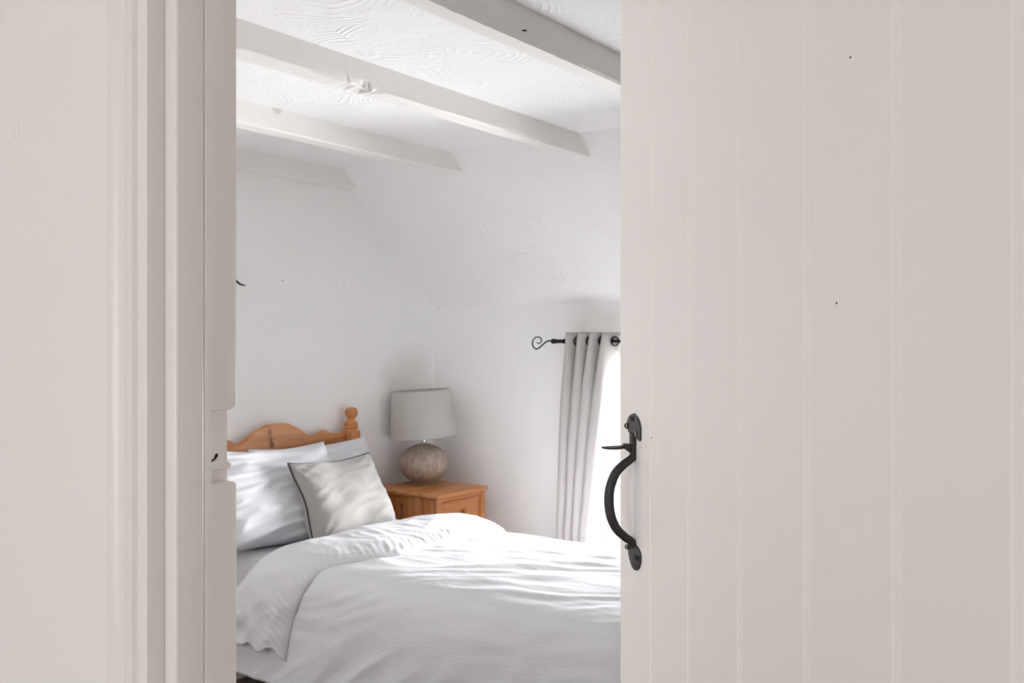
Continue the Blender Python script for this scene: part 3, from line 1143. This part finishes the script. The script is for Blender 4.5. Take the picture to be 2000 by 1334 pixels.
# ------------------------------------------------------------------ bedside cabinet
NX1, NYa, NYb, NXb, NZ = -2.872, 3.372, 3.768, -3.300, 0.580
kA = on_y(781, 989, NYa)
kB = on_z(799, 958, NZ)
M_NS = make_pine('honey_pine_cabinet_side', PB, PD, PL, 'z', [(kA.x, kA.y, kA.z, 0.010, 0.3, 0.016, 0.85), (kA.x, kA.y, kA.z - 0.14, 0.005, 0.3, 0.16, 0.55)])
M_NT = make_pine('honey_pine_cabinet_top', PB, PD, PL, 'y', [(kB.x, kB.y, kB.z, 0.016, 0.014, 0.1, 0.8)])
M_NF = make_pine('honey_pine_cabinet_front', PB, PD, PL, 'y')
cab = thing('bedside_cabinet', ((NX1 + NXb) / 2, (NYa + NYb) / 2, 0), 'small honey pine bedside cabinet with one drawer and a turned knob', 'cabinet')
ov = 0.014
# body: two sides, back, plinth and front stiles and rails
sx1 = NX1 - ov
box('side_panel', (NXb, sx1 - 0.018, NYa + ov, NYa + ov + 0.018, 0.0, NZ - 0.022), M_NS, cab, 0.0015)
box('side_panel', (NXb, sx1 - 0.018, NYb - ov - 0.018, NYb - ov, 0.0, NZ - 0.022), M_NS, cab, 0.0015)
box('back_panel', (NXb, NXb + 0.008, NYa + ov + 0.018, NYb - ov - 0.018, 0.03, NZ - 0.022), M_NS, cab)
y0, y1 = NYa + ov, NYb - ov
for (a, b) in ((y0, y0 + 0.034), (y1 - 0.034, y1)):
    box('stile', (sx1 - 0.020, sx1, a, b, 0.0, NZ - 0.022), M_NF, cab, 0.002)
for (a, b) in ((NZ - 0.022 - 0.020, NZ - 0.022), (0.402, 0.420), (0.03, 0.07)):
    box('rail', (sx1 - 0.020, sx1 - 0.001, y0 + 0.034, y1 - 0.034, a, b), M_NF, cab, 0.001)
# moulding strip on the front corner
v, f = tube([(sx1 - 0.003, y0 - 0.001, 0.03), (sx1 - 0.003, y0 - 0.001, NZ - 0.024)], 0.004, 8)
mesh_obj('corner_bead', v, f, M_NF, cab)
v, f = bevelled(*boxes((NXb - 0.004, NX1, NYa, NYb, NZ - 0.022, NZ)), 0.0085, 4)
mesh_obj('cabinet_top', v, f, M_NT, cab)


def fielded(name, z0, z1):
    a0, a1 = y0 + 0.037, y1 - 0.037
    lv = [(0.0, -0.012), (0.0, -0.001), (0.003, 0.001), (0.016, 0.0045), (0.020, 0.0045), (0.021, 0.0065)]
    v, f = [], []
    for (ins, d) in lv:
        x = sx1 - 0.004 + d
        v += [(x, a0 + ins, z0 + ins), (x, a1 - ins, z0 + ins), (x, a1 - ins, z1 - ins), (x, a0 + ins, z1 - ins)]
    for r in range(len(lv) - 1):
        f += [(r * 4 + i, r * 4 + (i + 1) % 4, r * 4 + 4 + (i + 1) % 4, r * 4 + 4 + i) for i in range(4)]
    f += [(0, 1, 2, 3), tuple(len(v) - 4 + i for i in range(4))]
    o = mesh_obj(name, v, f, M_NF, cab, 20)
    kp = [(0.0, 0.0), (0.010, 0.0), (0.009, 0.006), (0.008, 0.011), (0.013, 0.017), (0.0165, 0.023), (0.0165, 0.027), (0.012, 0.032), (0.0, 0.034)]
    kv, kf = lathe(kp, (0, 0, 0), 28)
    c = Vector((sx1 + 0.002, (a0 + a1) / 2, (z0 + z1) / 2))
    mesh_obj('knob', [c + Vector((p[2], p[0], p[1])) for p in kv], kf, M_NF, o, 60)


fielded('drawer', 0.423, NZ - 0.022 - 0.023)
fielded('cabinet_door', 0.073, 0.399)

# ------------------------------------------------------------------ lamp
LC = on_z(828, 944, NZ)
lamp = thing('table_lamp', (LC.x, LC.y, NZ), 'table lamp with round ribbed taupe base and crooked grey drum shade', 'lamp')
bp = [(0.0, 0.0), (0.058, 0.0), (0.062, 0.003), (0.060, 0.008), (0.052, 0.011), (0.070, 0.019), (0.098, 0.040), (0.118, 0.070), (0.1255, 0.102), (0.122, 0.132), (0.107, 0.164), (0.080, 0.190), (0.050, 0.205), (0.026, 0.213), (0.014, 0.215), (0.0, 0.215)]
bs = [(p.x, p.y) for p in spline([(a, b, 0) for a, b in bp[4:]], 46)]
v, f = lathe([(a, b * 0.945) for a, b in bp[:4] + [(max(0, a), b) for a, b in bs]], (LC.x, LC.y, NZ), 64)
mesh_obj('lamp_base', v, f, M_LAMP, lamp, 50)
v, f = lathe([(0.0, 0.200), (0.012, 0.200), (0.012, 0.207), (0.008, 0.209), (0.008, 0.234), (0.009, 0.236), (0.009, 0.29), (0.0, 0.29)], (LC.x, LC.y, NZ), 20)
mesh_obj('neck', v, f, M_CHROME, lamp, 40)
viewr = Vector((CS, SN, 0))
axis = Vector((-SN, CS, 0))
TILT = Matrix.Rotation(math.radians(-3.4), 3, axis)
sc0 = Vector((LC.x, LC.y, NZ + 0.237)) - viewr * 0.003
r0, r1, sh = 0.168, 0.148, 0.236
v, f = [], []
seg = 72
for k in range(seg):
    a = 2 * math.pi * k / seg
    for (r, z) in ((r0, 0), (r1, sh), (r1 - 0.0025, sh), (r0 - 0.0025, 0)):
        v.append(TILT @ Vector((r * math.cos(a), r * math.sin(a), z)) + sc0)
for k in range(seg):
    k2 = (k + 1) % seg
    for i in range(4):
        f.append((k * 4 + i, k2 * 4 + i, k2 * 4 + (i + 1) % 4, k * 4 + (i + 1) % 4))
shade = mesh_obj('lamp_shade', v, f, M_SHADE, lamp, 60)
v, f = lathe([(r1 - 0.004, sh - 0.001), (r1 - 0.006, sh - 0.012), (r0 - 0.006, 0.002), (r0 - 0.004, 0.001)], (0, 0, 0), 60)
f = f[:-2]
mesh_obj('shade_lining', [TILT @ Vector(p) + sc0 for p in v], f, M_SHADE_IN, shade, 60)
for z, r in ((sh - 0.002, r1 + 0.0004), (0.002, r0 + 0.0004)):
    pts = [TILT @ Vector((r * math.cos(2 * math.pi * k / 60), r * math.sin(2 * math.pi * k / 60), z)) + sc0 for k in range(60)]
    v, f = tube(pts, 0.0018, 6, closed=True)
    mesh_obj('shade_rim', v, f, M_SHADE, shade, 180)
for k in range(3):
    a = 2 * math.pi * k / 3 + 0.4
    v, f = tube([TILT @ Vector((0.012 * math.cos(a), 0.012 * math.sin(a), 0.05)) + sc0, TILT @ Vector(((r0 - 0.015) * math.cos(a), (r0 - 0.015) * math.sin(a), 0.06)) + sc0], 0.0015, 6)
    mesh_obj('spider_arm', v, f, M_CHROME, shade)

# ------------------------------------------------------------------ curtain and rod
RY, RZ = 3.815, 1.301
rx0 = on_y(1079, 667, RY).x
rod = thing('curtain_rod', (rx0, RY, RZ), 'black iron curtain rod with scrolled end on the window wall', 'curtain rod')
v, f = tube([(rx0, RY, RZ), (-1.0, RY, RZ)], 0.0075, 14)
mesh_obj('rod', v, f, M_ROD, rod)
cprof = [(0.0, 0.0), (0.009, 0.0), (0.0125, 0.003), (0.0125, 0.008), (0.010, 0.012), (0.0125, 0.016), (0.0125, 0.020), (0.0095, 0.024), (0.0095, 0.066), (0.012, 0.070), (0.012, 0.074), (0.0, 0.074)]
v, f = lathe(cprof, (0, 0, 0), 20)
mesh_obj('collar', [Vector((rx0 + p[2] - 0.004, RY + p[0], RZ + p[1])) for p in v], f, M_ROD, rod, 40)
# scroll finial: sampled from the spiral in the photograph
sp = [(1078, 666), (1071, 666), (1065, 669), (1058, 675), (1052, 680), (1047, 681.5), (1042, 678), (1040, 671), (1041.5, 664), (1046, 659), (1051, 658), (1055.5, 660), (1057.5, 664), (1056, 669), (1052, 671), (1048.5, 669)]
pts = spline([on_y(a, b, RY) for a, b in sp], 90)
rad = [0.0042 - 0.0016 * i / 89 for i in range(90)]
v, f = tube(pts, rad, 8, ref=Vector((0, 1, 0)))
mesh_obj('scroll_finial', v, f, M_ROD, rod, 180)
for bx in (rx0 + 0.10, -1.07):
    v, f = join(tube([(bx, RY + 0.008, RZ - 0.004), (bx, YW, RZ - 0.012)], 0.005, 8), boxes((bx - 0.012, bx + 0.012, YW - 0.004, YW, RZ - 0.045, RZ + 0.02)))
    mesh_obj('bracket', v, f, M_ROD, rod)

# eyelet curtain: pleats gathered between the wall and the recess
xt0, xt1 = on_y(1107, 650, RY).x, on_y(1203, 650, RY).x
xb0, xb1 = on_y(1091, 1060, RY).x, on_y(1150, 1060, RY).x
zt, zb = 1.343, 0.04
NWAV = 4.0
v, f, uvs = [], [], []
NU, NV = 200, 70
ts = []
for j in range(NV + 1):
    q = j / NV
    z = zt + (zb - zt) * q
    qq = min(1.0, (zt - z) / (zt - 0.40))
    for i in range(NU + 1):
        u = i / NU
        e = qq ** 0.85
        x = (xt0 + (xb0 - xt0) * e) * (1 - u) + (xt1 + (xb1 - xt1) * e) * u
        ph = u * NWAV * 2 * math.pi + 0.25 * math.sin(q * 2.5) * math.sin(math.pi * u) + 0.3 * noise.noise(Vector((u * 3, q * 2, 5))) * math.sin(math.pi * u)
        amp = 0.036 * (1 - 0.2 * q)
        x -= 0.013 * math.sin(ph) * min(1.0, max(0.0, (zt - z - 0.06) / 0.25)) * (1 - 0.4 * qq) + 0.006 * noise.noise(Vector((u * 6, q * 4, 1)))
        y = RY + 0.045 - 0.095 * (1 - 0.25 * q) * abs(math.sin(ph / 2)) ** 0.75 + 0.008 * q * noise.noise(Vector((u * 5, q * 3, 9)))
        v.append((x, min(y, YW - 0.022), z))
        uvs.append((u, q))
for j in range(NV):
    for i in range(NU):
        a = j * (NU + 1) + i
        f.append((a, a + 1, a + NU + 2, a + NU + 1))
curtain = mesh_obj('curtain', v, f, M_CURT, None, 180, uvs)
tag(curtain, 'pale grey eyelet curtain hanging in pleats from the black rod', 'curtain')
md = curtain.modifiers.new('thickness', 'SOLIDIFY')
md.thickness = 0.003
for k in range(1, 5):
    # an eyelet in each hollow of the heading, where the rod shows
    u = k / NWAV - 0.02
    x = xt0 * (1 - u) + xt1 * u
    c = Vector((x, RY, RZ))
    pts = [c + Vector((0.008 * math.sin(a), 0.02 * math.sin(a), 0.02 * math.cos(a))) for a in [2 * math.pi * i / 24 for i in range(24)]]
    tv, tf = tube(pts, 0.0042, 8, closed=True, ref=Vector((1, 0, 0)))
    mesh_obj('eyelet', tv, tf, M_ROD, curtain, 180)

# ------------------------------------------------------------------ wall hook beside the doorway's edge of view
hk = on_x(468, 557, XW)
hook = thing('wall_hook', (XW, hk.y - 0.03, hk.z - 0.03), 'small black iron hook fixed to the headboard wall above the bed', 'hook')
v, f = bevelled(*boxes((XW, XW + 0.005, hk.y - 0.055, hk.y - 0.030, hk.z - 0.07, hk.z + 0.05)), 0.002, 2)
mesh_obj('back_plate', v, f, M_ROD, hook)
pts = spline([(XW + 0.004, hk.y - 0.043, hk.z + 0.03), (XW + 0.018, hk.y - 0.03, hk.z + 0.014), (XW + 0.022, hk.y - 0.012, hk.z + 0.002), (XW + 0.022, hk.y + 0.006, hk.z - 0.001), (XW + 0.022, hk.y + 0.012, hk.z - 0.001)], 24)
v, f = tube(pts, [0.006 - 0.004 * i / 23 for i in range(24)], 8)
mesh_obj('hook_arm', v, f, M_ROD, hook, 180)
# filled nail holes in the walls
for (px, py, wall) in ((552, 548, 'wall_left'), (672, 557, 'wall_left'), (858, 600, 'wall_back')):
    p = on_x(px, py, XW) if wall == 'wall_left' else on_y(px, py, YW)
    v, f = lathe([(0.0, 0.0008), (0.0028, 0.0005), (0.0036, 0.0)], (0, 0, 0), 12)
    if wall == 'wall_left': v = [p + Vector((q[2], q[0], q[1])) for q in v]
    else: v = [p + Vector((q[0], -q[2], q[1])) for q in v]
    mesh_obj('filled_hole', v, f, M_FILLER, bpy.data.objects[wall])
# nail in the first beam
v, f = tube([nailp, nailp + Vector((0.006, 0.008, 0.0))], 0.002, 8)
o = mesh_obj('nail', v, f, M_ROD, bpy.data.objects['ceiling_beam'])
